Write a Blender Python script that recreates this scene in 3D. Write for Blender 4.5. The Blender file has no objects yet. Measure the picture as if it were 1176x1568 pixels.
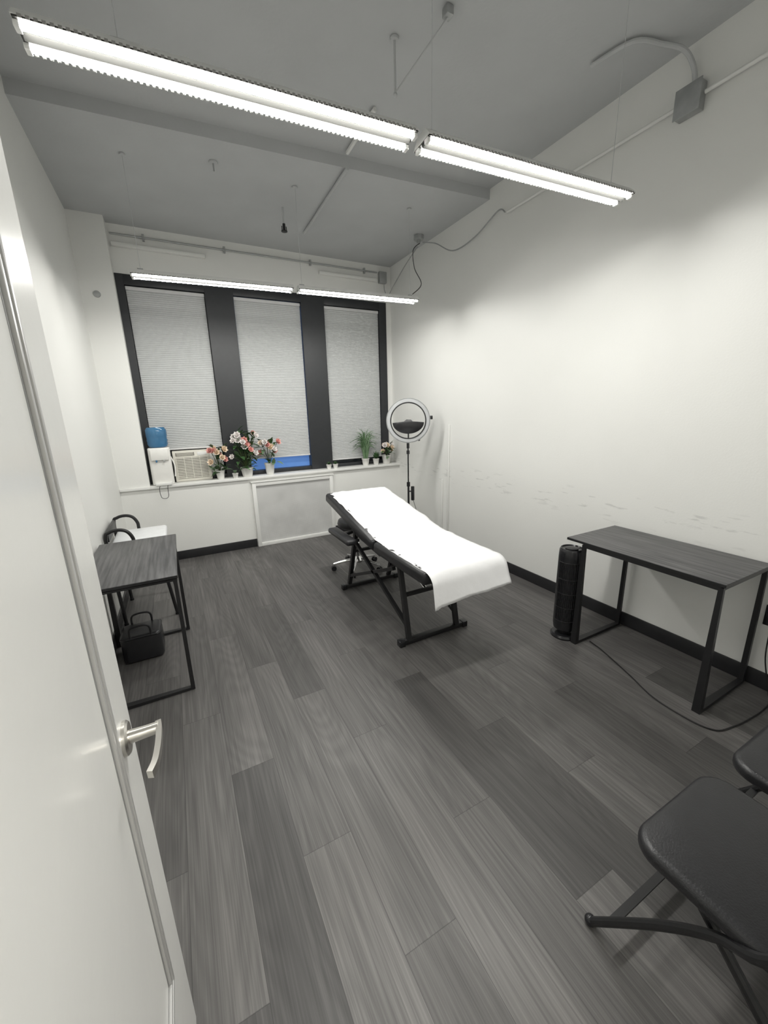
import bpy, bmesh, random
from math import *
from mathutils import Vector, Matrix, noise
random.seed(7)
SC=bpy.context.scene
COL=SC.collection
SC.view_settings.view_transform='Standard'

# ------------------------------------------------------------------ materials
def mat(name,col,rough=.5,metal=0,noise_amt=0,noise_scale=20,bump=0,bump_scale=60,emit=None,spec=.5,trans=0,coat=0,scuff=False):
    m=bpy.data.materials.new(name);m.use_nodes=True
    nt=m.node_tree;p=nt.nodes['Principled BSDF'];L=nt.links.new
    p.inputs['Base Color'].default_value=(*col,1)
    p.inputs['Roughness'].default_value=rough
    p.inputs['Metallic'].default_value=metal
    p.inputs['Specular IOR Level'].default_value=spec
    if trans:p.inputs['Transmission Weight'].default_value=trans
    if coat:p.inputs['Coat Weight'].default_value=coat
    if emit:
        p.inputs['Emission Color'].default_value=(*emit[0],1);p.inputs['Emission Strength'].default_value=emit[1]
    tc=nt.nodes.new('ShaderNodeTexCoord')
    if noise_amt:
        n=nt.nodes.new('ShaderNodeTexNoise');n.inputs['Scale'].default_value=noise_scale;n.inputs['Detail'].default_value=4
        L(tc.outputs['Object'],n.inputs['Vector'])
        r=nt.nodes.new('ShaderNodeMapRange');r.inputs['From Min'].default_value=.3;r.inputs['From Max'].default_value=.7
        r.inputs['To Min'].default_value=1-noise_amt;r.inputs['To Max'].default_value=1+noise_amt
        L(n.outputs['Fac'],r.inputs['Value'])
        mx=nt.nodes.new('ShaderNodeVectorMath');mx.operation='SCALE';mx.inputs[0].default_value=col
        L(r.outputs[0],mx.inputs['Scale']);out=mx.outputs[0]
        if scuff:
            s=nt.nodes.new('ShaderNodeSeparateXYZ');L(tc.outputs['Object'],s.inputs[0])
            z=nt.nodes.new('ShaderNodeMapRange');L(s.outputs['Z'],z.inputs['Value'])
            z.inputs['From Min'].default_value=.99;z.inputs['From Max'].default_value=.91
            z2=nt.nodes.new('ShaderNodeMapRange');L(s.outputs['Z'],z2.inputs['Value'])
            z2.inputs['From Min'].default_value=.72;z2.inputs['From Max'].default_value=.82
            mp=nt.nodes.new('ShaderNodeMapping');mp.inputs['Scale'].default_value=(6,6,34);L(tc.outputs['Object'],mp.inputs[0])
            q=nt.nodes.new('ShaderNodeTexNoise');q.inputs['Scale'].default_value=1.1;q.inputs['Detail'].default_value=5;L(mp.outputs[0],q.inputs['Vector'])
            g=nt.nodes.new('ShaderNodeMapRange');L(q.outputs['Fac'],g.inputs['Value']);g.inputs['From Min'].default_value=.60;g.inputs['From Max'].default_value=.68
            a=nt.nodes.new('ShaderNodeMath');a.operation='MULTIPLY';L(z.outputs[0],a.inputs[0]);L(z2.outputs[0],a.inputs[1])
            c=nt.nodes.new('ShaderNodeMath');c.operation='MULTIPLY';L(a.outputs[0],c.inputs[0]);L(g.outputs[0],c.inputs[1])
            d=nt.nodes.new('ShaderNodeMath');d.operation='MULTIPLY_ADD';L(c.outputs[0],d.inputs[0]);d.inputs[1].default_value=-.18;d.inputs[2].default_value=1
            e=nt.nodes.new('ShaderNodeVectorMath');e.operation='SCALE';L(out,e.inputs[0]);L(d.outputs[0],e.inputs['Scale']);out=e.outputs[0]
        L(out,p.inputs['Base Color'])
    if bump:
        n=nt.nodes.new('ShaderNodeTexNoise');n.inputs['Scale'].default_value=bump_scale;n.inputs['Detail'].default_value=3
        L(tc.outputs['Object'],n.inputs['Vector'])
        b=nt.nodes.new('ShaderNodeBump');b.inputs['Strength'].default_value=bump;b.inputs['Distance'].default_value=.004
        L(n.outputs['Fac'],b.inputs['Height']);L(b.outputs[0],p.inputs['Normal'])
    return m
M={}
WC=(.81,.81,.785)
M['wall']=mat('wall_paint',WC,.55,noise_amt=.015,noise_scale=1.5,bump=.12,bump_scale=90)
M['wallr']=mat('wall_paint_scuffed',WC,.5,noise_amt=.015,noise_scale=1.5,bump=.12,bump_scale=90,scuff=True)
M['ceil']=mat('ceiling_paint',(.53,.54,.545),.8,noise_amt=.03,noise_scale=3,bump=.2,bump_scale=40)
M['white']=mat('white_enamel',(.80,.80,.78),.35,noise_amt=.01,noise_scale=5)
M['tray']=mat('grey_fixture_tray',(.035,.035,.033),.6,noise_amt=.02,noise_scale=5,spec=.2)
M['door']=mat('door_paint',(.84,.84,.82),.22,noise_amt=.01,noise_scale=3,bump=.04,bump_scale=25)
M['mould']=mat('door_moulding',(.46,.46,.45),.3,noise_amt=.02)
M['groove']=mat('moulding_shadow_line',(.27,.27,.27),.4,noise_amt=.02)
M['base']=mat('black_baseboard',(.018,.018,.02),.35,noise_amt=.1)
M['frame']=mat('window_frame_dark',(.021,.023,.026),.42,noise_amt=.08)
M['blind']=mat('cellular_shade_fabric',(.52,.53,.53),.85,noise_amt=.03,noise_scale=40)
M['blindrail']=mat('shade_rail',(.64,.64,.64),.5,noise_amt=.02)
M['glass']=mat('window_glass_blue',(.10,.20,.42),.15,noise_amt=.1,noise_scale=3,emit=((.15,.35,.9),.35))  # blue light from outside put into the opaque pane as colour and weak emission
M['glassd']=mat('window_glass_dark',(.03,.04,.05),.12,noise_amt=.1,noise_scale=3)
M['blk']=mat('black_powder_coat',(.012,.012,.013),.38,noise_amt=.1,noise_scale=30)
M['vinyl']=mat('black_vinyl',(.016,.016,.018),.35,noise_amt=.1,bump=.15,bump_scale=220)
M['plast']=mat('black_plastic',(.014,.014,.016),.25,noise_amt=.05)
M['chrome']=mat('chrome',(.72,.72,.72),.15,metal=1,noise_amt=.02)
M['nickel']=mat('satin_nickel',(.62,.60,.56),.28,metal=1,noise_amt=.03)
M['steel']=mat('galvanised_steel',(.42,.43,.43),.4,metal=.6,noise_amt=.08)
M['paper']=mat('exam_paper',(.86,.86,.87),.6,noise_amt=.01,bump=.35,bump_scale=18)
M['led']=mat('led_tube_lit',(1,1,1),.4,emit=((1.0,.99,.945),118))
M['lens']=mat('ribbed_lens',(.28,.28,.27),.3,noise_amt=.02)
M['panel']=mat('corridor_lamp_diffuser',(1,1,1),.4,emit=((1.0,.97,.90),22))
M['pink']=mat('pink_petals',(.80,.42,.38),.6,noise_amt=.15)
M['cream']=mat('cream_petals',(.88,.74,.58),.6,noise_amt=.1)
M['wpet']=mat('white_petals',(.88,.84,.82),.6,noise_amt=.05)
M['leaf']=mat('green_leaves',(.05,.12,.04),.5,noise_amt=.35,noise_scale=15)
M['leaf2']=mat('grey_green_leaves',(.15,.24,.13),.55,noise_amt=.3,noise_scale=15)
M['stem']=mat('plant_stem',(.06,.09,.03),.6,noise_amt=.2)
M['pot']=mat('white_ceramic',(.80,.79,.76),.3,noise_amt=.02)
M['soil']=mat('soil',(.03,.02,.015),.9,noise_amt=.4,bump=1)
M['ac']=mat('ac_ivory_plastic',(.70,.68,.61),.5,noise_amt=.03)
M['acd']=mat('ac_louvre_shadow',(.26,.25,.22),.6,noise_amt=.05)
M['blue']=mat('blue_water_bottle',(.05,.16,.30),.12,noise_amt=.15,noise_scale=8)
M['ring']=mat('ring_diffuser',(.50,.51,.52),.45,noise_amt=.02)
M['seatg']=mat('white_vinyl_seat',(.78,.79,.80),.45,noise_amt=.03)

def floor_mat():
    m=bpy.data.materials.new('grey_oak_planks');m.use_nodes=True
    nt=m.node_tree;N=nt.nodes.new;L=nt.links.new;p=nt.nodes['Principled BSDF']
    def math_(op,a,b=None,c=None):
        n=N('ShaderNodeMath');n.operation=op
        for i,v in enumerate((a,b,c)):
            if v is None: continue
            if isinstance(v,(int,float)): n.inputs[i].default_value=v
            else: L(v,n.inputs[i])
        return n.outputs[0]
    tc=N('ShaderNodeTexCoord');sp=N('ShaderNodeSeparateXYZ');L(tc.outputs['Object'],sp.inputs[0])
    W=.1905;LEN=1.25
    xs=math_('DIVIDE',math_('SUBTRACT',sp.outputs['X'],.21-W*10),W)
    ci=math_('FLOOR',xs);fx=math_('FRACT',xs)
    wn=N('ShaderNodeTexWhiteNoise');wn.noise_dimensions='1D';L(ci,wn.inputs['W'])
    ys=math_('ADD',math_('DIVIDE',math_('SUBTRACT',sp.outputs['Y'],1.23-LEN*8),LEN),math_('ADD',math_('MULTIPLY',math_('SUBTRACT',ci,10.0),.37),math_('MULTIPLY',wn.outputs['Value'],.12)))
    ri=math_('FLOOR',ys);fy=math_('FRACT',ys)
    cb=N('ShaderNodeCombineXYZ');L(ci,cb.inputs[0]);L(ri,cb.inputs[1])
    w2=N('ShaderNodeTexWhiteNoise');w2.noise_dimensions='2D';L(cb.outputs[0],w2.inputs['Vector'])
    rnd=w2.outputs['Value']
    off=math_('MULTIPLY',rnd,37.0)
    def grain(sx,sy,det,dist=0,zoff=0):
        c=N('ShaderNodeCombineXYZ');L(math_('MULTIPLY',sp.outputs['X'],sx),c.inputs[0]);L(math_('MULTIPLY',sp.outputs['Y'],sy),c.inputs[1]);L(math_('ADD',off,zoff),c.inputs[2])
        n=N('ShaderNodeTexNoise');n.inputs['Scale'].default_value=1;n.inputs['Detail'].default_value=det;n.inputs['Distortion'].default_value=dist
        L(c.outputs[0],n.inputs['Vector']);return n.outputs['Fac']
    g1=grain(230,3.0,2)
    g2=grain(55,1.6,2,.2,11)
    g3=grain(7,1.0,2,.3,5)
    g4=grain(6.0,.85,0,.0,23)
    band=math_('SINE',math_('MULTIPLY',g4,105.0))
    v=math_('MULTIPLY',g1,.36)
    v=math_('ADD',v,math_('MULTIPLY',g2,.28))
    v=math_('ADD',v,math_('MULTIPLY',g3,.36))
    v=math_('ADD',v,math_('MULTIPLY',band,.026))
    r=N('ShaderNodeValToRGB');L(v,r.inputs[0])
    e=r.color_ramp.elements;e[0].position=.34;e[0].color=(.064,.061,.0595,1);e[1].position=.68;e[1].color=(.165,.157,.152,1)
    e2=r.color_ramp.elements.new(.50);e2.color=(.104,.0995,.0965,1)
    mr=N('ShaderNodeValToRGB');L(rnd,mr.inputs['Fac']);q=mr.color_ramp.elements
    q[0].position=0;q[0].color=(.54,.54,.54,1);q[1].position=1;q[1].color=(1.02,1.02,1.02,1)
    z=mr.color_ramp.elements.new(.14);z.color=(.60,.60,.60,1);z=mr.color_ramp.elements.new(.20);z.color=(.86,.86,.86,1)
    ex=math_('MINIMUM',fx,math_('SUBTRACT',1.0,fx));ey=math_('MINIMUM',fy,math_('SUBTRACT',1.0,fy))
    sx=math_('GREATER_THAN',ex,.007);sy=math_('GREATER_THAN',ey,.0011)
    seam=math_('MULTIPLY',sx,sy);seam=math_('ADD',math_('MULTIPLY',seam,.42),.58)
    tone=math_('MULTIPLY',mr.outputs[0],seam)
    vm=N('ShaderNodeVectorMath');vm.operation='SCALE';L(r.outputs[0],vm.inputs[0]);L(tone,vm.inputs['Scale'])
    L(vm.outputs[0],p.inputs['Base Color'])
    rr=N('ShaderNodeMapRange');L(v,rr.inputs['Value']);rr.inputs['From Min'].default_value=.3;rr.inputs['From Max'].default_value=.7;rr.inputs['To Min'].default_value=.50;rr.inputs['To Max'].default_value=.37
    L(rr.outputs[0],p.inputs['Roughness'])
    b=N('ShaderNodeBump');b.inputs['Strength'].default_value=.2;b.inputs['Distance'].default_value=.0012
    L(math_('MULTIPLY',v,seam),b.inputs['Height']);L(b.outputs[0],p.inputs['Normal'])
    return m
M['floor']=floor_mat()
def desk_mat():
    m=bpy.data.materials.new('dark_wood_laminate');m.use_nodes=True
    nt=m.node_tree;p=nt.nodes['Principled BSDF'];tc=nt.nodes.new('ShaderNodeTexCoord')
    mp=nt.nodes.new('ShaderNodeMapping');mp.inputs['Scale'].default_value=(60,3,3)
    n=nt.nodes.new('ShaderNodeTexNoise');n.inputs['Scale'].default_value=1;n.inputs['Detail'].default_value=4
    r=nt.nodes.new('ShaderNodeValToRGB');e=r.color_ramp.elements;e[0].position=.35;e[0].color=(.045,.045,.047,1);e[1].position=.7;e[1].color=(.125,.123,.125,1)
    nt.links.new(tc.outputs['Object'],mp.inputs[0]);nt.links.new(mp.outputs[0],n.inputs['Vector']);nt.links.new(n.outputs['Fac'],r.inputs[0]);nt.links.new(r.outputs[0],p.inputs['Base Color'])
    p.inputs['Roughness'].default_value=.42
    return m
M['desk']=desk_mat()
def mesh_mat():
    m=bpy.data.materials.new('perforated_radiator_screen');m.use_nodes=True
    nt=m.node_tree;p=nt.nodes['Principled BSDF'];tc=nt.nodes.new('ShaderNodeTexCoord')
    v=nt.nodes.new('ShaderNodeTexVoronoi');v.inputs['Scale'].default_value=85;v.inputs['Randomness'].default_value=0
    n=nt.nodes.new('ShaderNodeTexNoise');n.inputs['Scale'].default_value=5;n.inputs['Detail'].default_value=3
    r=nt.nodes.new('ShaderNodeValToRGB');e=r.color_ramp.elements;e[0].position=.25;e[0].color=(.34,.34,.34,1);e[1].position=.40;e[1].color=(.72,.72,.71,1)
    mx=nt.nodes.new('ShaderNodeMix');mx.data_type='RGBA';mx.blend_type='MULTIPLY';mx.inputs[0].default_value=.35
    nt.links.new(tc.outputs['Object'],v.inputs['Vector']);nt.links.new(tc.outputs['Object'],n.inputs['Vector'])
    nt.links.new(v.outputs['Distance'],r.inputs[0]);nt.links.new(r.outputs[0],mx.inputs[6]);nt.links.new(n.outputs['Fac'],mx.inputs[7]);nt.links.new(mx.outputs[2],p.inputs['Base Color'])
    p.inputs['Roughness'].default_value=.55
    return m
M['screen']=mesh_mat()

# ------------------------------------------------------------------ builder
class B:
    def __init__(s,name): s.name=name;s.v=[];s.f=[];s.m=[];s.mats=[];s.X=Matrix.Identity(4)
    def mi(s,k):
        if k not in s.mats:s.mats.append(k)
        return s.mats.index(k)
    def add(s,vs,fs,k):
        o=len(s.v);s.v+= [s.X@Vector(v) for v in vs];i=s.mi(k)
        for f in fs: s.f.append([a+o for a in f]);s.m.append(i)
    def bm(s,bm,k,mx=None):
        if mx is not None: bm.transform(mx)
        bm.verts.index_update()
        s.add([v.co.copy() for v in bm.verts],[[v.index for v in f.verts] for f in bm.faces],k);bm.free()
    def box(s,x0,x1,y0,y1,z0,z1,k,bev=0,seg=2,mx=None):
        bm=bmesh.new();bmesh.ops.create_cube(bm,size=1)
        bmesh.ops.scale(bm,vec=(abs(x1-x0),abs(y1-y0),abs(z1-z0)),verts=bm.verts)
        bmesh.ops.translate(bm,vec=((x0+x1)/2,(y0+y1)/2,(z0+z1)/2),verts=bm.verts)
        if bev: bmesh.ops.bevel(bm,geom=bm.edges[:],offset=bev,segments=seg,affect='EDGES',profile=.5)
        s.bm(bm,k,mx)
    def prism(s,poly,z0,z1,k,bev=0,seg=2,mx=None):
        bm=bmesh.new();vs=[bm.verts.new((x,y,z0)) for x,y in poly];f=bm.faces.new(vs)
        r=bmesh.ops.extrude_face_region(bm,geom=[f]);nv=[e for e in r['geom'] if isinstance(e,bmesh.types.BMVert)]
        bmesh.ops.translate(bm,vec=(0,0,z1-z0),verts=nv)
        bmesh.ops.recalc_face_normals(bm,faces=bm.faces)
        if bev:
            ed=[e for e in bm.edges if abs(e.verts[0].co.z-e.verts[1].co.z)<1e-6]
            bmesh.ops.bevel(bm,geom=ed,offset=bev,segments=seg,affect='EDGES',profile=.5)
        s.bm(bm,k,mx)
    def lathe(s,prof,c,k,seg=28,mx=None,sx=1,sy=1):
        vs=[];fs=[];n=len(prof)
        for i in range(seg):
            a=2*pi*i/seg
            for r,z in prof: 
                v=Vector((r*cos(a)*sx,r*sin(a)*sy,z))
                if mx is not None:v=mx@v
                vs.append(v+Vector(c))
        for i in range(seg):
            j=(i+1)%seg
            for t in range(n-1): fs.append([i*n+t,j*n+t,j*n+t+1,i*n+t+1])
        if prof[0][0]>1e-5: fs.append([i*n for i in range(seg)][::-1])
        if prof[-1][0]>1e-5: fs.append([i*n+n-1 for i in range(seg)])
        s.add(vs,fs,k)
    def sweep(s,pts,r,k,seg=10,closed=False,smooth=0,rect=None,taper=None,up=None):
        P=[Vector(p) for p in pts]
        if smooth:
            Q=[];n=len(P)
            rng=range(n if closed else n-1)
            for i in rng:
                g=lambda j:(P[j%n] if closed else P[max(0,min(n-1,j))])
                p0,p1,p2,p3=g(i-1),g(i),g(i+1),g(i+2)
                for t in range(smooth):
                    u=t/smooth
                    Q.append(.5*((2*p1)+(-p0+p2)*u+(2*p0-5*p1+4*p2-p3)*u*u+(-p0+3*p1-3*p2+p3)*u**3))
            if not closed:Q.append(P[-1])
            P=Q
        n=len(P);T=[]
        for i in range(n):
            if closed: t=(P[(i+1)%n]-P[i-1])
            else: t=P[min(i+1,n-1)]-P[max(i-1,0)]
            T.append(t.normalized())
        u=Vector(up) if up else (Vector((0,0,1)) if abs(T[0].z)<.9 else Vector((0,1,0)))
        nrm=(u-T[0]*u.dot(T[0])).normalized();vs=[];fs=[]
        if rect:
            prof=[(-rect[0]/2,-rect[1]/2),(rect[0]/2,-rect[1]/2),(rect[0]/2,rect[1]/2),(-rect[0]/2,rect[1]/2)]
        else: prof=[(cos(2*pi*i/seg),sin(2*pi*i/seg)) for i in range(seg)]
        m=len(prof)
        for i in range(n):
            nrm=(nrm-T[i]*nrm.dot(T[i]))
            nrm.normalize();bi=T[i].cross(nrm)
            rr=r*(1 if not taper else (1+(taper-1)*i/(n-1))) if not rect else 1
            miter=1
            if rect and 0<i<n-1:
                c=T[i].dot((P[i+1]-P[i]).normalized());miter=1/max(.5,c)
            for a,b in prof: vs.append(P[i]+bi*a*rr*(miter if rect else 1)+nrm*b*rr*(miter if rect else 1))
        for i in range(n if closed else n-1):
            j=(i+1)%n
            for a in range(m):
                b=(a+1)%m;fs.append([i*m+a,i*m+b,j*m+b,j*m+a])
        if not closed: fs.append(list(range(m))[::-1]);fs.append([(n-1)*m+a for a in range(m)])
        s.add(vs,fs,k)
    def bar(s,p,q,w,h,k,up=None): s.sweep([p,q],1,k,rect=(w,h),up=up)
    def cyl(s,p,q,r,k,seg=12): s.sweep([p,q],r,k,seg=seg)
    def sphere(s,c,r,k,sc=(1,1,1),u=14,v=9):
        bm=bmesh.new();bmesh.ops.create_uvsphere(bm,u_segments=u,v_segments=v,radius=r)
        s.bm(bm,k,Matrix.Translation(c)@Matrix.Diagonal((*sc,1)))
    def done(s,ang=35,bevel=0,loc=None):
        me=bpy.data.meshes.new(s.name)
        c=Vector(loc) if loc else Vector((0,0,0))
        me.from_pydata([v-c for v in s.v],[],s.f)
        for k in s.mats: me.materials.append(M[k])
        me.polygons.foreach_set('material_index',s.m)
        me.polygons.foreach_set('use_smooth',[True]*len(me.polygons))
        me.update()
        bm=bmesh.new();bm.from_mesh(me);bmesh.ops.recalc_face_normals(bm,faces=bm.faces);bm.to_mesh(me);bm.free()
        me.set_sharp_from_angle(angle=radians(ang))
        o=bpy.data.objects.new(s.name,me);o.location=c;COL.objects.link(o)
        return o

XL,XR,YB,YW,YF=-.58,2.78,4.86,5.02,-.2
ZS=.87
ZN,ZF=3.47,3.39
# ------------------------------------------------------------------ shell
b=B('floor');b.box(XL-.1,XR+.1,YF-1.6,YW+.2,-.1,0,'floor');b.done()
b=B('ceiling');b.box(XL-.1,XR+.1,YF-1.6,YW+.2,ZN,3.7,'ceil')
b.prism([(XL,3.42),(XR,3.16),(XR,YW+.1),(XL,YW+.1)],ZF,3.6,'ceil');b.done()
b=B('wall_left');b.box(XL-.1,XL,YF-1.6,YW+.2,0,3.6,'wall');b.done()
b=B('wall_right');b.box(XR,XR+.1,YF-1.6,YW+.2,0,3.6,'wallr');b.done()
b=B('wall_back')
b.box(XL,XR,YB,YW+.2,0,ZS-.03,'wall')
b.box(XL,-.30,YB,YW+.2,ZS-.03,3.46,'wall')
b.box(-.30,XR,YW,YW+.2,2.96,3.46,'wall');b.box(2.70,XR,YW,YW+.2,ZS-.03,2.96,'wall')
b.done()
b=B('wall_front')
b.box(XL,-.26,YF-.12,YF,0,3.48,'wall');b.box(.78,XR,YF-.12,YF,0,3.48,'wall');b.box(-.26,.78,YF-.12,YF,2.1,3.48,'wall');b.done()
b=B('wall_corridor');b.box(XL,XR,YF-1.7,YF-1.6,0,3.5,'wall');b.done()
b=B('trim_1');b.box(-.30,XR-.002,YB-.03,YW+.05,ZS-.03,ZS,'white',.004);b.box(XL+.002,-.30,YB-.03,YB-.001,ZS-.03,ZS,'white',.004);b.done()
def baseboard(name,*boxes):
    b=B(name)
    for x in boxes:b.box(*x,'base',.004)
    b.done()
H_=.10
baseboard('baseboard_right',(XR-.014,XR-.001,YF,YB,0,H_))
baseboard('baseboard_left',(XL+.001,XL+.014,YF,YB,0,H_))
baseboard('baseboard_back',(XL+.014,.735,YB-.014,YB-.001,0,H_),(1.765,XR-.014,YB-.014,YB-.001,0,H_))
# ------------------------------------------------------------------ windows
wx=[(-.30,-.23,.50,.645),(.645,.79,1.55,1.695),(1.695,1.84,2.60,2.70)]
bz=[1.22,1.05,.96]
for i,(a,p0,p1,c) in enumerate(wx):
    b=B('window_%d'%(i+1))
    y0,y1=YW-.015,YW+.12
    b.box(a,p0,y0,y1,ZS,2.96,'frame');b.box(p1,c,y0,y1,ZS,2.96,'frame')
    b.box(p0,p1,y0,y1,2.865,2.96,'frame',.003);b.box(p0,p1,y0+.01,y1,ZS,ZS+.045,'frame',.003)
    b.box(p0,p1,YW+.09,YW+.10,ZS+.045,2.865,'glass' if i==1 else 'glassd')
    b.done()
    s=B('cellular_window_shade')
    t=2.86;s.box(p0+.004,p1-.004,YW+.005,YW+.05,t-.035,t-.002,'blindrail',.004)
    z=t-.035;vs=[];fs=[];k=0;st=.0095
    while z>bz[i]+.02:
        d=.0 if k%2 else .006
        vs+=[(p0+.006,YW+.018+d,z),(p1-.006,YW+.018+d,z)];k+=1;z-=st
    for j in range(k-1): fs.append([2*j,2*j+1,2*j+3,2*j+2])
    s.add(vs,fs,'blind');s.box(p0+.004,p1-.004,YW+.012,YW+.035,z-.012,z+st,'blindrail',.003)
    s.done(ang=10)
# ------------------------------------------------------------------ radiator cover
b=B('radiator_cover')
x0,x1,z1=.74,1.76,.80;y=YB-.001;f=.045
for q in ((x0,x0+f,0,z1),(x1-f,x1,0,z1),(x0+f,x1-f,z1-f,z1),(x0+f,x1-f,.0,.045)): b.box(q[0],q[1],y-.04,y,q[2],q[3],'white',.004)
b.box(x0-.012,x1+.012,y-.05,y,z1,z1+.015,'white',.004)
b.box(x0+f,x1-f,y-.02,y-.01,.045,z1-f,'screen');b.done()
# ------------------------------------------------------------------ door
DX=-.164
b=B('door_1')
ya,yb=-.15,.87
pz0,pz1,py0,py1=.42,1.86,-.01,.735
b.box(DX-.045,DX-.008,ya,yb,.012,2.06,'door')
b.box(DX-.008,DX,py1,yb,.012,2.06,'door');b.box(DX-.008,DX,ya,py0,.012,2.06,'door')
b.box(DX-.008,DX,py0,py1,.012,pz0,'door');b.box(DX-.008,DX,py0,py1,pz1,2.06,'door')
b.box(DX-.008,DX-.002,py0+.038,py1-.038,pz0+.038,pz1-.038,'door')
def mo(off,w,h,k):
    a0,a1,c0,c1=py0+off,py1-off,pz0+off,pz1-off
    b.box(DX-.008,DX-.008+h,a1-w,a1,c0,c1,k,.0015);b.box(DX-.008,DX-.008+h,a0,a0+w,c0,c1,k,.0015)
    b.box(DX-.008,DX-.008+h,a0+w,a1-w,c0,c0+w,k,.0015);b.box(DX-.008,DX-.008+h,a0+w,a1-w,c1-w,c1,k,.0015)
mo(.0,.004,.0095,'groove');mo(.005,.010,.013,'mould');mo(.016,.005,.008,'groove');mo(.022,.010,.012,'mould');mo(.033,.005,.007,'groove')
hz_,hy=1.0,.785
RX=Matrix.Rotation(pi/2,4,'Y')
b.lathe([(.032,0),(.032,.006),(.028,.010),(.0,.0105)],(DX,hy,hz_),'nickel',32,RX)
b.lathe([(.013,0),(.0115,.03),(.0115,.05),(.0,.052)],(DX+.008,hy,hz_),'nickel',20,RX)
b.sweep([(DX+.058,hy+.012,hz_),(DX+.060,hy-.01,hz_),(DX+.060,hy-.05,hz_+.001),(DX+.056,hy-.09,hz_),(DX+.048,hy-.112,hz_-.002)],1,'nickel',smooth=5,rect=(.010,.016),up=(0,0,1))
b.lathe([(.032,0),(.032,.006),(.028,.010),(.0,.0105)],(DX-.045,hy,hz_),'nickel',32,Matrix.Rotation(-pi/2,4,'Y'))
b.cyl((DX-.05,hy,hz_),(DX-.105,hy,hz_),.0115,'nickel');b.bar((DX-.10,hy+.01,hz_),(DX-.10,hy-.12,hz_),.011,.018,'nickel')
for z in (.25,1.05,1.85): b.cyl((DX,ya-.004,z-.05),(DX,ya-.004,z+.05),.008,'nickel')
b.done()
b=B('trim_2');b.box(-.26,-.215,YF-.13,YF+.01,0,2.1,'white',.003);b.box(.735,.78,YF-.13,YF+.01,0,2.1,'white',.003);b.box(-.215,.735,YF-.13,YF+.01,2.065,2.1,'white',.003);b.done()

# ------------------------------------------------------------------ lights
def fixture(p,q,zc,hang):
    p=Vector(p);q=Vector(q);d=(q-p);L=d.length;ang=atan2(d.y,d.x)
    b=B('linear_led_light')
    b.X=Matrix.Translation(p)@Matrix.Rotation(ang,4,'Z')
    g=.012
    def extr(prof,x0,x1,k,close=True):
        vs=[];fs=[];n=len(prof)
        for x in (x0,x1):
            for a,z in prof: vs.append((x,a,z))
        for i in range(n if close else n-1):
            j=(i+1)%n;fs.append([i,j,n+j,n+i])
        if close: fs.append(list(range(n)));fs.append(list(range(n,2*n))[::-1])
        b.add(vs,fs,k)
    extr([(-.064,.0),(-.052,.014),(-.030,.034),(.030,.034),(.052,.014),(.064,.0)],g,L-g,'white')
    extr([(-.060,-.004),(-.060,.001),(.060,.001),(.060,-.004)],g+.002,L-g-.002,'tray')
    extr([(-.014,-.004),(.0,-.016),(.014,-.004)],g+.01,L-g-.01,'tray')
    for w in (-.037,.037):
        extr([(w-.010,-.004),(w-.0095,-.010),(w-.005,-.014),(w+.005,-.014),(w+.0095,-.010),(w+.010,-.004)],g+.012,L-g-.012,'led',False)
        for x in (g,L-g-.014): b.box(x,x+.014,w-.014,w+.014,-.018,-.002,'white',.002)
    k=int(L/.018)
    for i in range(k):
        x=g+.02+(L-2*g-.04)*i/(k-1)
        for sgn in (-1,1):b.box(x-.0045,x+.0045,sgn*.062-.003,sgn*.062+.003,-.007,.002,'lens')
    for h in hang:
        b.cyl((h,0,.03),(h,0,zc-p.z-.002),.0014,'ceil',6);b.box(h-.02,h+.02,-.012,.012,.034,.048,'steel',.003)
        b.lathe([(.020,zc-p.z-.012),(.020,zc-p.z-.002)],(h,0,0),'ceil',14)
    b.done()
ZL=2.62
fixture((-.235,1.668,ZL),(1.0,1.588,ZL),ZN,[.25])
fixture((1.02,1.587,ZL),(2.235,1.508,ZL),ZN,[.06,1.1])
fixture((-.13,3.77,ZL),(1.09,3.68,ZL),ZF,[.08])
fixture((1.11,3.678,ZL),(2.29,3.59,ZL),ZF,[.05,1.1])
b=B('corridor_ceiling_lamp');b.box(.1,1.0,-1.55,-.75,2.62,2.66,'white',.004);b.box(.13,.97,-1.52,-.78,2.612,2.622,'panel')
for x,y in ((.2,-1.45),(.9,-.85)): b.cyl((x,y,2.66),(x,y,ZN-.002),.004,'steel')
b.done()

# ------------------------------------------------------------------ conduits
def conduit(name,pts,r=.010,k='ceil',smooth=0,extra=None):
    b=B(name);b.sweep(pts,r,k,smooth=smooth,seg=8)
    if extra:extra(b)
    return b.done()
conduit('electrical_conduit',[(1.42,2.72,ZN-.016),(1.43,3.20,ZN-.016)],.014,'white')
conduit('electrical_conduit',[(1.44,3.235,ZF-.016),(1.47,4.45,ZF-.016)],.013,'ceil')
b=B('ceiling_hanger_rod');b.cyl((1.30,2.25,ZN-.002),(1.30,2.25,3.23),.006,'ceil',8);b.lathe([(.022,ZN-.014),(.022,ZN-.002)],(1.30,2.25,0),'ceil',14);b.sphere((1.30,2.25,3.225),.012,'ceil')
b.cyl((1.30,2.25,3.235),(1.455,2.0,3.43),.004,'ceil',8);b.box(1.435,1.475,1.975,2.02,3.43,ZN-.002,'steel',.004);b.done()
def ex(b):
    for x in (.0,.75,1.7,2.4): b.box(x-.01,x+.01,YW-.03,YW-.002,3.27,3.33,'steel')
conduit('electrical_conduit',[(-.28,YW-.016,3.30),(2.58,YW-.016,3.30)],.009,'steel',0,ex)
b=B('wall_raceway');b.box(-.28,.55,YW-.045,YW-.002,3.19,3.225,'wall',.006);b.done()
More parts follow.
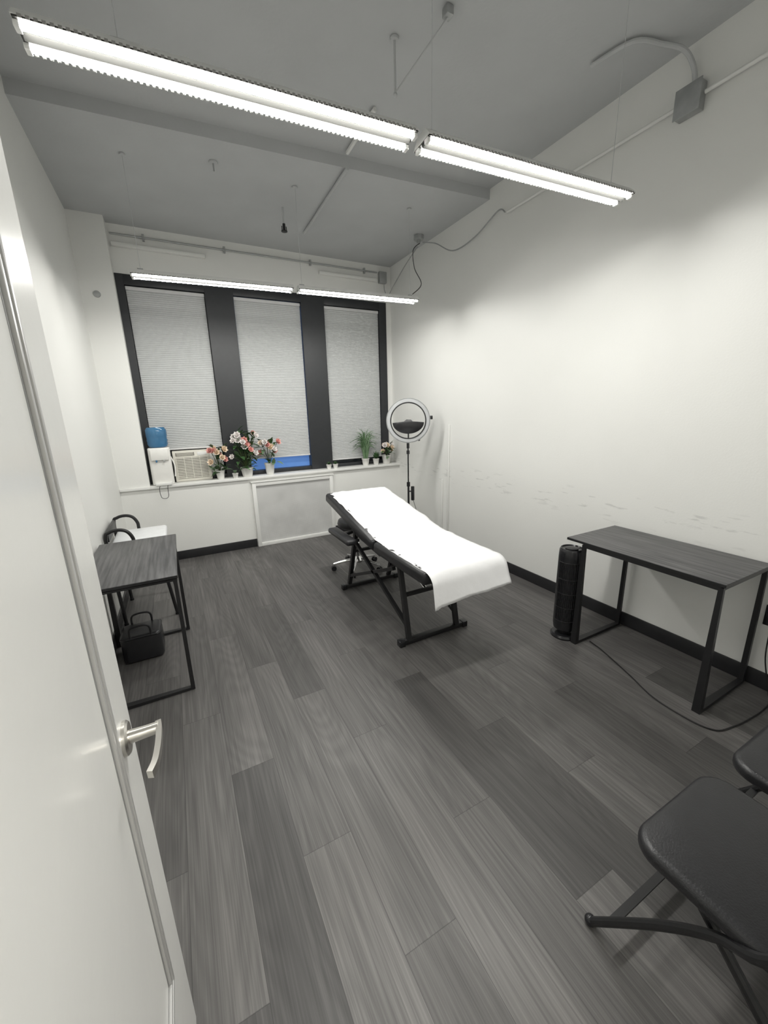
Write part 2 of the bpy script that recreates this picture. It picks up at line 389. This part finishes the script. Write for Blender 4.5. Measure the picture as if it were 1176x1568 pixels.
b=B('wall_raceway');b.box(1.80,2.58,YW-.045,YW-.002,3.19,3.225,'wall',.006);b.done()
b=B('junction_box');b.box(XR-.06,XR-.002,1.48,1.60,3.12,3.25,'steel',.004);b.box(XR-.065,XR-.06,1.475,1.605,3.115,3.255,'steel',.002);b.done()
b=B('electrical_conduit');b.cyl((XR-.03,1.61,3.19),(XR-.03,2.9,3.19),.010,'wall');b.done()
b=B('electrical_conduit');b.cyl((XR-.03,1.47,3.19),(XR-.03,.3,3.19),.010,'wall');b.done()
b=B('electrical_conduit');b.sweep([(XR-.03,1.53,3.26),(XR-.035,1.545,3.34),(XR-.08,1.58,3.42),(XR-.18,1.64,3.452),(XR-.34,1.70,3.452),(XR-.40,1.90,3.452)],.012,'ceil',smooth=6);b.done()
b=B('junction_box');b.lathe([(.05,3.345),(.055,3.35),(.055,ZF-.002)],(2.60,4.05,0),'steel',8);b.cyl((2.6,4.05,3.32),(2.6,4.05,3.35),.02,'steel');b.done()
b=B('power_cable');b.sweep([(2.60,4.03,3.31),(2.50,4.0,3.22),(2.42,3.85,3.0),(2.38,3.66,2.80),(2.24,3.60,2.68)],.004,'blk',smooth=8,seg=6);b.done()
b=B('power_cable');b.sweep([(2.62,4.0,3.31),(2.68,3.85,3.26),(2.72,3.6,3.12),(2.74,3.3,3.14),(2.75,3.02,3.24),(2.75,2.93,3.20)],.006,'steel',smooth=8,seg=6);b.done()
b=B('junction_box');b.box(2.60,2.70,YW-.06,YW-.002,3.18,3.31,'steel',.004);b.done()
b=B('power_cable');b.sweep([(2.65,YW-.07,3.165),(2.66,YW-.07,3.08),(2.70,YW-.08,3.03),(2.73,4.85,3.12),(2.70,4.5,3.25),(2.63,4.12,3.31)],.006,'steel',smooth=8,seg=6);b.done()
b=B('sprinkler_head');b.cyl((1.15,4.05,ZF-.002),(1.15,4.05,3.25),.008,'ceil');b.cyl((1.15,4.05,3.26),(1.15,4.05,3.20),.013,'blk');b.lathe([(.0,3.195),(.028,3.197),(.028,3.203),(.0,3.205)],(1.15,4.05,0),'blk',16)
b.bar((1.13,4.05,3.2),(1.13,4.05,3.24),.006,.006,'blk');b.bar((1.17,4.05,3.2),(1.17,4.05,3.24),.006,.006,'blk');b.done()
b=B('ceiling_hook');b.lathe([(.03,ZF-.012),(.03,ZF-.002)],(.53,3.6,0),'ceil',14);b.cyl((.53,3.6,ZF-.01),(.53,3.6,3.33),.006,'steel');b.done()
b=B('cable_raceway');b.box(XR-.014,XR-.001,3.68,3.705,.10,1.42,'wall',.004);b.box(XR-.018,XR-.001,3.80,3.82,.1,.78,'wall',.004);b.done()
b=B('smoke_sensor');b.lathe([(.030,.001),(.028,.014),(.0,.016)],(-.455,YB,2.72),'steel',20,Matrix.Rotation(pi/2,4,'X'));b.done()
b=B('wall_outlet');b.box(XR-.008,XR-.001,.70,.78,.38,.50,'plast',.003)
for z in (.415,.465): b.box(XR-.012,XR-.007,.722,.758,z-.014,z+.014,'plast',.003)
b.done()

# ------------------------------------------------------------------ desks
def desk(x0,x1,y0,y1,ins,h=.74):
    b=B('writing_desk')
    b.box(x0,x1,y0,y1,h-.018,h,'desk',.002)
    b.box(x0-.001,x1+.001,y0-.001,y1+.001,h-.017,h-.003,'blk')
    t=.022
    for y in (y0+.02,y1-ins):
        b.sweep([(x0+.015,y,h-.03),(x0+.015,y,t/2),(x1-.015,y,t/2),(x1-.015,y,h-.03)],1,'blk',rect=(t,t),closed=True,up=(0,1,0))
    for x in (x0+.015,x1-.015): b.bar((x,y0+.02,h-.03),(x,y1-ins,h-.03),t,t,'blk')
    return b.done(loc=((x0+x1)/2,(y0+y1)/2,0))
desk(2.245,2.755,.785,1.665,.12)
desk(-.563,-.09,2.335,3.225,.10)

# ------------------------------------------------------------------ treatment bed
b=B('treatment_bed')
xa,xb=1.17,1.76
Zt=.67
b.box(xa,xb,1.78,2.455,Zt-.085,Zt,'vinyl',.026,4)
def slab(p,q,th,k,x0=xa,x1=xb,bev=.026):
    p=Vector(p);q=Vector(q);L=(q-p).length;a=atan2(q.z-p.z,q.y-p.y)
    mx=Matrix.Translation(p)@Matrix.Rotation(a,4,'X')
    b.box(x0,x1,0,L,-th,0,k,bev,4,mx)
slab((0,2.47,Zt),(0,3.44,.865),.085,'vinyl')
for x in (xa+.09,xb-.09):
    b.bar((x,1.86,.57),(x,2.5,.57),.03,.03,'blk')
    b.bar((x,2.5,.575),(x,3.25,.715),.03,.03,'blk')
    b.bar((x,2.10,.03),(x,2.22,.57),.032,.032,'blk')
    b.bar((x,3.17,.03),(x,2.95,.63),.032,.032,'blk')
    b.bar((x,2.14,.14),(x,2.98,.50),.026,.026,'blk')
    b.bar((x,3.12,.14),(x,2.30,.50),.026,.026,'blk')
    b.bar((x,2.5,.54),(x,3.02,.60),.026,.026,'blk')
for yy in (2.11,3.16):
    b.box(xa+.02,xb-.01,yy-.02,yy+.02,.008,.042,'blk',.004)
    for x in (xa+.03,xb-.02): b.box(x-.02,x+.025,yy-.026,yy+.026,0,.046,'plast',.006)
b.bar((xa+.09,2.18,.34),(xb-.09,2.18,.34),.024,.024,'blk');b.bar((xa+.09,3.04,.40),(xb-.09,3.04,.40),.024,.024,'blk')
b.cyl(((xa+xb)/2,2.2,.33),((xa+xb)/2,2.9,.60),.014,'chrome')
for s_,x in ((-1,xa-.055),(1,xb+.055)):
    b.box(x-.045,x+.045,2.70,3.14,.575,.62,'vinyl',.018,3)
    b.bar((x,2.85,.57),(x-s_*.12,2.85,.56),.022,.022,'blk',up=(0,0,1));b.bar((x,2.98,.57),(x-s_*.12,2.98,.60),.022,.022,'blk',up=(0,0,1))
b.done(loc=(1.465,2.6,0))
b=B('exam_table_paper')
def hz(y):
    if y>2.47: return Zt+(y-2.47)*(.195/.97)
    return Zt
nu,nv=90,28;vs=[];fs=[]
for i in range(nu+1):
    for j in range(nv+1):
        t=j/nv;s=i/nu*1.855
        x=1.200+(.575)*t+.010*sin(s*3)
        y=3.40-s
        lim=1.80
        z=hz(max(y,lim))+.007
        if y<lim:
            e=lim-y
            R_=.085
            thm=1.40-.15*t
            th=min(e/R_,thm);rest=max(0,e-R_*thm)
            y=lim-R_*sin(th)-rest*cos(th)
            z=hz(lim)+.007-R_*(1-cos(th))-rest*sin(th)*(1-.25*t)
        nz=noise.noise(Vector((x*4,s*5,0)))*.014+noise.noise(Vector((x*14,s*9,3)))*.009
        z+=abs(nz)+.001
        if t<.06: z-=.010
        if t>.94: z-=.004
        vs.append((x+noise.noise(Vector((x*3,s*4,8)))*.008*(1 if t in(0,1) else 0),y,z))
for i in range(nu):
    for j in range(nv):
        a=i*(nv+1)+j;fs.append([a,a+1,a+nv+2,a+nv+1])
b.add(vs,fs,'paper')
o=b.done(ang=60,loc=(1.465,2.6,0));so=o.modifiers.new('thick','SOLIDIFY');so.thickness=.001;so.offset=1

# ------------------------------------------------------------------ stool
b=B('rolling_stool');cx,cy=1.52,3.56
b.lathe([(.0,.46),(.16,.46),(.185,.475),(.19,.50),(.18,.53),(.14,.542),(.0,.545)],(cx,cy,0),'vinyl',36)
b.lathe([(.028,.08),(.028,.28),(.018,.29),(.018,.46)],(cx,cy,0),'chrome',20)
b.lathe([(.05,.075),(.06,.10),(.03,.14)],(cx,cy,0),'chrome',20)
for i in range(5):
    a=i*2*pi/5+.35;dx,dy=cos(a),sin(a)
    b.sweep([(cx+.03*dx,cy+.03*dy,.105),(cx+.15*dx,cy+.15*dy,.09),(cx+.25*dx,cy+.25*dy,.07)],.017,'chrome',smooth=4,taper=.6)
    e=Vector((cx+.25*dx,cy+.25*dy,0))
    b.cyl((e.x,e.y,.07),(e.x,e.y,.045),.007,'chrome')
    for o_ in (-.013,.013):
        px,py=-dy*o_,dx*o_
        b.cyl((e.x+px-dy*.007,e.y+py+dx*.007,.026),(e.x+px+dy*.007,e.y+py-dx*.007,.026),.026,'plast',14)
b.done(loc=(cx,cy,0))

# ------------------------------------------------------------------ ring light
b=B('ring_light');cx,cy,cz=2.37,3.92,1.475
face=Matrix.Translation((cx,cy,cz))@Matrix.Rotation(radians(-30),4,'Z')@Matrix.Rotation(radians(90),4,'X')
b.X=face
def annulus(r0,r1,z0,z1,k,seg=64):
    vs=[];fs=[]
    for i in range(seg):
        a=2*pi*i/seg
        for r,z in ((r0,z0),(r1,z0),(r1+.0,z1-.006),(r1-.006,z1),(r0+.006,z1),(r0,z1-.006)): vs.append((r*cos(a),r*sin(a),z))
    for i in range(seg):
        j=(i+1)%seg
        for t in range(6): fs.append([i*6+t,j*6+t,j*6+(t+1)%6,i*6+(t+1)%6])
    b.add(vs,fs,k)
annulus(.200,.243,-.012,.012,'ring');annulus(.192,.202,-.018,.018,'plast');annulus(.242,.249,-.018,.012,'steel')
poly=[]
for i in range(25):
    a=pi+pi*i/24;poly.append((.178*cos(a),-.02+.125*sin(a)))
poly+=[(.10,-.012),(.05,-.008),(.03,.012),(-.02,.015),(-.05,-.008),(-.12,-.015)]
b.prism(poly,-.006,.006,'plast',.002)
b.box(-.008,.008,-.196,-.12,-.01,.004,'plast');
b.box(.245,.275,.01,.05,-.012,.012,'plast',.004);b.cyl((.12,-.215,.0),(.12,-.215,-.05),.015,'plast')
b.X=Matrix.Identity(4)
b.cyl((cx,cy+.01,cz-.25),(cx,cy+.01,cz-.31),.016,'plast');b.cyl((cx,cy+.01,.72),(cx,cy+.01,cz-.26),.008,'plast');b.cyl((cx,cy+.01,.12),(cx,cy+.01,.75),.012,'plast')
b.cyl((cx,cy+.01,1.10),(cx,cy+.01,1.14),.018,'plast');b.cyl((cx,cy+.01,.72),(cx,cy+.01,.77),.02,'plast')
b.box(cx+.025,cx+.06,cy-.03,cy+.0,.55,.72,'plast',.006);b.cyl((cx,cy+.01,.66),(cx+.03,cy-.01,.66),.008,'plast')
for i in range(3):
    a=i*2*pi/3+.5
    b.sweep([(cx,cy+.01,.48),(cx+.30*cos(a),cy+.01+.30*sin(a),.012)],.009,'plast');b.cyl((cx,cy+.01,.20),(cx+.18*cos(a),cy+.01+.18*sin(a),.20),.005,'plast')
b.sweep([(cx+.05,cy-.015,.55),(cx+.10,cy-.02,.35),(cx+.08,cy,.1),(cx+.2,cy+.1,.006)],.003,'blk',smooth=6,seg=6)
b.done(loc=(cx,cy,0))

# ------------------------------------------------------------------ tower fan
b=B('tower_fan');cx,cy=2.285,1.652
b.lathe([(.088,0),(.090,.012),(.080,.025),(.05,.032),(.0,.034)],(cx,cy,0),'plast',36)
b.lathe([(.045,.03),(.045,.06)],(cx,cy,0),'plast',24)
b.lathe([(.060,.055),(.074,.065),(.079,.10),(.079,.60),(.077,.645),(.070,.66),(.066,.661),(.060,.653),(.0,.651)],(cx,cy,0),'plast',40)
b.lathe([(.040,.651),(.042,.659),(.030,.662),(.0,.662)],(cx,cy,0),'blk',24)
for i in range(13):
    a=radians(215)+radians((i-6)*8.5);x=cx+.0805*cos(a);y=cy+.0805*sin(a)
    b.cyl((x,y,.14),(x,y,.57),.0016,'blk',6)
for z in (.14,.24,.345,.45,.57):
    pts=[(cx+.0815*cos(radians(215)+t),cy+.0815*sin(radians(215)+t),z) for t in [radians(k) for k in range(-55,56,10)]]
    b.sweep(pts,.002,'blk',seg=6)
b.done(loc=(cx,cy,0))
b=B('power_cord')
b.sweep([(2.36,1.50,.006),(2.33,1.38,.005),(2.24,1.15,.005),(2.16,.95,.005),(2.17,.72,.005),(2.3,.66,.005),(2.6,.64,.005),(2.74,.68,.01),(2.755,.73,.2),(2.762,.74,.40)],.0035,'blk',smooth=8,seg=6);b.done()

# ------------------------------------------------------------------ folding chairs
def rrect(w,d,rf,rb,n=7):
    P=[]
    for (sx,sy,r,a0) in ((1,1,rf,0),(-1,1,rf,90),(-1,-1,rb,180),(1,-1,rb,270)):
        for i in range(n+1):
            a=radians(a0+90*i/n);P.append((sx*(w/2-r)+r*cos(a),sy*(d/2-r)+r*sin(a)))
    return P
def chair(cx,yf):
    b=B('folding_chair');w,d=.42,.40;cy=yf-d/2
    mx=Matrix.Translation((cx,cy,0))
    b.prism(rrect(w,d,.07,.05),.420,.467,'vinyl',.019,5,mx)
    b.prism(rrect(w-.05,d-.05,.06,.04),.405,.423,'blk',.004,2,mx)
    r=.0125;hw=w/2-.012
    for s in (-1,1):
        x=cx+s*hw; xo=cx+s*(w/2+.014)
        b.sweep([(x,yf+.065,.012),(x,yf-.10,.255),(x+s*.002,yf-.21,.390),(xo,yf-.29,.47),(xo,yf-.36,.60),(xo,yf-.42,.80)],r,'blk',smooth=4)
        b.sweep([(x-s*.030,yf-.50,.012),(x-s*.030,yf-.33,.22),(x-s*.030,yf-.16,.405)],r,'blk')
        b.sphere((x,yf+.068,.014),.017,'plast');b.sphere((x-s*.030,yf-.502,.016),.017,'plast')
    b.sweep([(cx-w/2-.014,yf-.42,.80),(cx-hw+.03,yf-.435,.845),(cx,yf-.44,.855),(cx+hw-.03,yf-.435,.845),(cx+w/2+.014,yf-.42,.80)],r,'blk',smooth=5)
    b.bar((cx-hw,yf+.01,.09),(cx+hw,yf+.01,.09),.022,.008,'blk',up=(0,0,1));b.cyl((cx-hw+.028,yf-.42,.11),(cx+hw-.028,yf-.42,.11),.009,'blk')
    bm_=Matrix.Translation((cx,yf-.40,.74))@Matrix.Rotation(radians(75),4,'X')
    b.prism(rrect(w-.0,.20,.05,.05),-.018,.018,'vinyl',.012,4,bm_)
    b.done(loc=(cx,cy,0))
chair(1.153,.430);chair(1.662,.42)

# ------------------------------------------------------------------ armchair behind left desk
b=B('armchair');cx,cy=-.355,3.66
b.box(cx-.19,cx+.19,cy-.19,cy+.27,.60,.655,'seatg',.022,3)
b.box(cx-.19,cx+.17,cy-.18,cy+.24,.575,.605,'blk',.005)
for s in (-1,1):
    y=cy+.03+s*.25
    b.sweep([(cx-.18,y,.014),(cx-.195,y,.45),(cx-.20,y,.72),(cx-.17,y,.765),(cx-.11,y,.775),(cx-.06,y,.755),(cx-.03,y,.70),(cx-.02,y,.62),(cx+.06,y,.55),(cx+.13,y,.44),(cx+.18,y,.014)],.013,'blk',smooth=6)
    b.cyl((cx-.19,y,.585),(cx+.03,y,.585),.010,'blk')
    b.cyl((cx-.18,y,.014),(cx-.18,y,.0),.016,'plast');b.cyl((cx+.18,y,.014),(cx+.18,y,.0),.016,'plast')
for x in (cx-.19,cx+.03): b.cyl((x,cy-.22,.585),(x,cy+.28,.585),.010,'blk')
b.box(cx-.205,cx-.185,cy-.18,cy+.24,.68,.76,'blk',.006)
b.done(loc=(cx,cy,0))
b=B('tote_bag');cx,cy=-.38,2.93
b.prism(rrect(.24,.22,.04,.04),.0,.19,'vinyl',.02,3,Matrix.Translation((cx,cy,0)))
b.prism(rrect(.244,.224,.04,.04),.172,.180,'plast',.002,1,Matrix.Translation((cx,cy,0)))
for sy in (-.10,.10): b.sweep([(cx-.06,cy+sy,.17),(cx-.05,cy+sy,.25),(cx+.05,cy+sy,.25),(cx+.06,cy+sy,.17)],.007,'vinyl',smooth=6)
b.done(loc=(cx,cy,0))

# ------------------------------------------------------------------ sill items
b=B('water_dispenser');cx,cy=-.165,4.925
b.prism(rrect(.21,.15,.04,.03),ZS,ZS+.40,'pot',.012,3,Matrix.Translation((cx,cy,0)))
b.prism(rrect(.16,.05,.02,.01),ZS,ZS+.03,'white',.005,2,Matrix.Translation((cx,cy-.085,0)))
b.prism(rrect(.17,.03,.012,.01),ZS+.27,ZS+.38,'pot',.006,2,Matrix.Translation((cx,cy-.085,0)))
for s,k in ((-.035,'blue'),(.035,'steel')): b.box(cx+s-.008,cx+s+.008,cy-.105,cy-.09,ZS+.25,ZS+.275,k,.003)
b.lathe([(.05,ZS+.395),(.078,ZS+.41),(.090,ZS+.44),(.087,ZS+.46),(.091,ZS+.475),(.087,ZS+.50),(.091,ZS+.52),(.090,ZS+.585),(.076,ZS+.612),(.0,ZS+.617)],(cx+.0,cy,0),'blue',30,sx=1.1,sy=.85)
b.sweep([(cx+.10,cy-.02,ZS+.30),(cx+.13,cy-.03,ZS+.2),(cx+.12,cy-.03,ZS+.08)],.007,'pot',smooth=5)
b.sweep([(cx-.03,cy-.08,ZS+.004),(cx-.05,cy-.105,ZS-.03),(cx-.04,cy-.11,ZS-.13),(cx+.02,cy-.11,ZS-.13),(cx+.03,cy-.11,ZS-.03),(cx+.035,cy-.10,ZS+.004)],.003,'blk',smooth=6,seg=6)
b.done(loc=(cx,cy,ZS))
b=B('window_air_conditioner');ax0,ax1,az0,az1,ay=-.045,.335,ZS+.002,1.215,4.965
b.box(ax0,ax1,ay,YW+.08,az0,az1,'ac',.008)
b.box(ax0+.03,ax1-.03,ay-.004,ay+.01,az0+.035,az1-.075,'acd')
for i in range(13):
    z=az0+.045+i*(az1-az0-.13)/12;b.box(ax0+.03,ax1-.03,ay-.010,ay-.001,z-.0045,z+.0045,'ac',.001)
for i in range(5):
    x=ax0+.03+(ax1-ax0-.06)*i/4;b.box(x-.003,x+.003,ay-.011,ay,az0+.035,az1-.075,'ac')
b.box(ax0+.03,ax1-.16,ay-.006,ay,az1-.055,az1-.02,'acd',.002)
for i in range(4): b.box(ax0+.04,ax1-.17,ay-.009,ay-.003,az1-.052+i*.009,az1-.049+i*.009,'ac')
b.box(ax1-.13,ax1-.03,ay-.004,ay,az1-.06,az1-.02,'white',.002)
for i in range(11):
    b.box(ax1+i*.013,ax1+i*.013+.011,YW+.0+.004*(i%2),YW+.03,az0+.05,az1,'white')
b.done(loc=(.15,5,ZS))

def petal(b,o,d,up,L,W,cup,k,nl=5,nw=3,droop=0):
    o=Vector(o);d=Vector(d).normalized();up=Vector(up);up=(up-d*up.dot(d)).normalized();sd=d.cross(up)
    vs=[];fs=[]
    for i in range(nl+1):
        t=i/nl;w=W*sin(pi*min(.97,.08+.92*t)**.8)*.5
        for j in range(nw+1):
            q=(j/nw-.5)*2
            vs.append(o+d*L*t+sd*w*q+up*(cup*L*(t*t)+.35*w*q*q)+Vector((0,0,-droop*L*t*t)))
    for i in range(nl):
        for j in range(nw):
            a=i*(nw+1)+j;fs.append([a,a+1,a+nw+2,a+nw+1])
    b.add(vs,fs,k)
def blossom(b,c,r,axis,k):
    ax=Vector(axis).normalized();t=ax.orthogonal().normalized();u=ax.cross(t)
    for ring,(n,tilt,L) in enumerate(((5,1.15,.75),(6,.75,.9),(7,.25,1.0))):
        for i in range(n):
            a=2*pi*i/n+ring*.5+random.uniform(-.15,.15)
            rad=t*cos(a)+u*sin(a);d=rad*cos(tilt)+ax*sin(tilt)
            petal(b,Vector(c)-ax*r*.2,d,ax,r*L,r*.95,.35,k,4,3)
    b.sphere(c,r*.28,k,u=8,v=6)
def pot(b,x,y,r,h):
    b.lathe([(r*.68,ZS),(r*.72,ZS+.006),(r*.93,ZS+h*.85),(r,ZS+h*.88),(r,ZS+h),(r*.9,ZS+h),(r*.86,ZS+h-.015)],(x,y,0),'pot',28)
    b.lathe([(0,ZS+h-.012),(r*.88,ZS+h-.014)],(x,y,0),'soil',20)
YMX=4.955
def bouquet(name,x,y,pr,ph,heads,zrange,spread,cols,leaves=26,fr=.035,xmin=-9,xmax=9):
    b=B(name);pot(b,x,y,pr,ph);base=Vector((x,y,ZS+ph-.02))
    for i in range(heads):
        fx=((i*.618)%1)*2-1
        px=min(xmax,max(xmin,x+fx*spread+random.uniform(-.02,.02)));py=min(YMX-.02,y+random.uniform(-.13,.0))
        lv=((i*.37)%1)
        pz=zrange[0]+(zrange[1]-zrange[0])*lv*(1-abs(fx)**2*.45)
        e=Vector((px,py,pz));mid=(base+e)/2+Vector((0,0,.03))
        b.sweep([base,mid,e],.0025,'stem',smooth=4,seg=5)
        ax=Vector((fx*.7,-1,.45))
        blossom(b,e,fr*random.uniform(.85,1.15),ax,cols[i%len(cols)])
    for i in range(leaves):
        a=random.uniform(0,2*pi);el=random.uniform(-.2,1.1)
        d=Vector((cos(a)*cos(el),-abs(sin(a))*cos(el)*.8,sin(el)));o=base+Vector((random.uniform(-.75,.75)*spread,random.uniform(-.07,.0),random.uniform(0,.85)*(zrange[1]-base.z)))
        if i%3==0:b.sweep([base,(base+o)/2,o],.002,'stem',seg=5)
        L=random.uniform(.06,.12)
        petal(b,o,d,(0,0,1),L,L*.5,-.2,'leaf' if random.random()<.7 else 'leaf2',4,2)
    b.done(ang=80,loc=(x,y,ZS))
bouquet('potted_roses',.42,4.93,.052,.10,9,(1.08,1.30),.10,['cream','pink','cream','pink'],26,.045,xmin=.33,xmax=.48)
bouquet('potted_orchid',.72,4.92,.076,.11,18,(1.12,1.50),.15,['wpet','pink','wpet','wpet','pink'],80,.042)
bouquet('potted_roses',.99,4.93,.062,.14,11,(1.14,1.34),.11,['pink','cream','wpet','pink'],28,.043,xmin=.90)
b=B('small_planter');pot(b,.575,4.865,.034,.06)
for i in range(12):
    a=i*2.4;petal(b,(.575,4.865,ZS+.055),(cos(a),sin(a),1.3),(0,0,1),.045,.02,.1,'leaf2')
b.done(ang=80,loc=(.575,4.865,ZS))
b=B('potted_grass_plant');x,y=2.29,4.93;pot(b,x,y,.054,.095)
for i in range(120):
    a=random.uniform(0,2*pi);r=random.uniform(.04,.26);h=random.uniform(.22,.46)
    ex_=x+r*cos(a);ey=min(4.975,y+r*.6*sin(a))
    e=Vector((ex_,ey,ZS+.09+h-r*.55));o=Vector((x+random.uniform(-.02,.02),y+random.uniform(-.02,.02),ZS+.08));m=o+Vector(((ex_-x)*.35,(ey-y)*.35,h*.75))
    b.sweep([o,m,e],.0055,random.choice(['leaf','leaf2','leaf2']),seg=3,smooth=4,taper=.2)
b.done(ang=80,loc=(x,y,ZS))
b=B('potted_succulent');x,y=2.435,4.90;pot(b,x,y,.045,.085)
for i in range(30):
    a=i*2.4;el=.3+i*.03;petal(b,(x,y,ZS+.08),(cos(a)*cos(el),-abs(sin(a))*cos(el),sin(el)),(0,0,1),.06+.002*i,.032,.15,'leaf')
b.done(ang=80,loc=(x,y,ZS))
bouquet('potted_roses',2.61,4.925,.066,.12,11,(1.05,1.19),.08,['cream','cream','wpet'],20,.042,xmax=2.70)
for x in (1.745,1.835):
    b=B('small_planter');pot(b,x,4.90,.036,.06)
    for i in range(14):
        a=i*2.4;el=.4+i*.06;petal(b,(x,4.90,ZS+.055),(cos(a)*cos(el),sin(a)*cos(el),sin(el)),(0,0,1),.045,.018,.1,'leaf')
    b.done(ang=80,loc=(x,4.9,ZS))

# ------------------------------------------------------------------ world + camera
w=bpy.data.worlds.new('w');SC.world=w;w.use_nodes=True
bg=w.node_tree.nodes['Background'];bg.inputs[0].default_value=(.85,.9,1,1);bg.inputs[1].default_value=.3
th,ps,ro=0.25178,0.47798,0.02633
F=Vector((sin(ps)*cos(th),cos(ps)*cos(th),-sin(th)));R0=Vector((cos(ps),-sin(ps),0));U0=R0.cross(F)
R=R0*cos(ro)-U0*sin(ro);U=U0*cos(ro)+R0*sin(ro)
mx=Matrix((( R.x,U.x,-F.x,0),(R.y,U.y,-F.y,0),(R.z,U.z,-F.z,1.592),(0,0,0,1)))
cd=bpy.data.cameras.new('camera');cd.sensor_fit='HORIZONTAL';cd.sensor_width=36;cd.lens=36*602.88/1176;cd.clip_start=.02
co=bpy.data.objects.new('camera',cd);COL.objects.link(co);co.matrix_world=mx;SC.camera=co
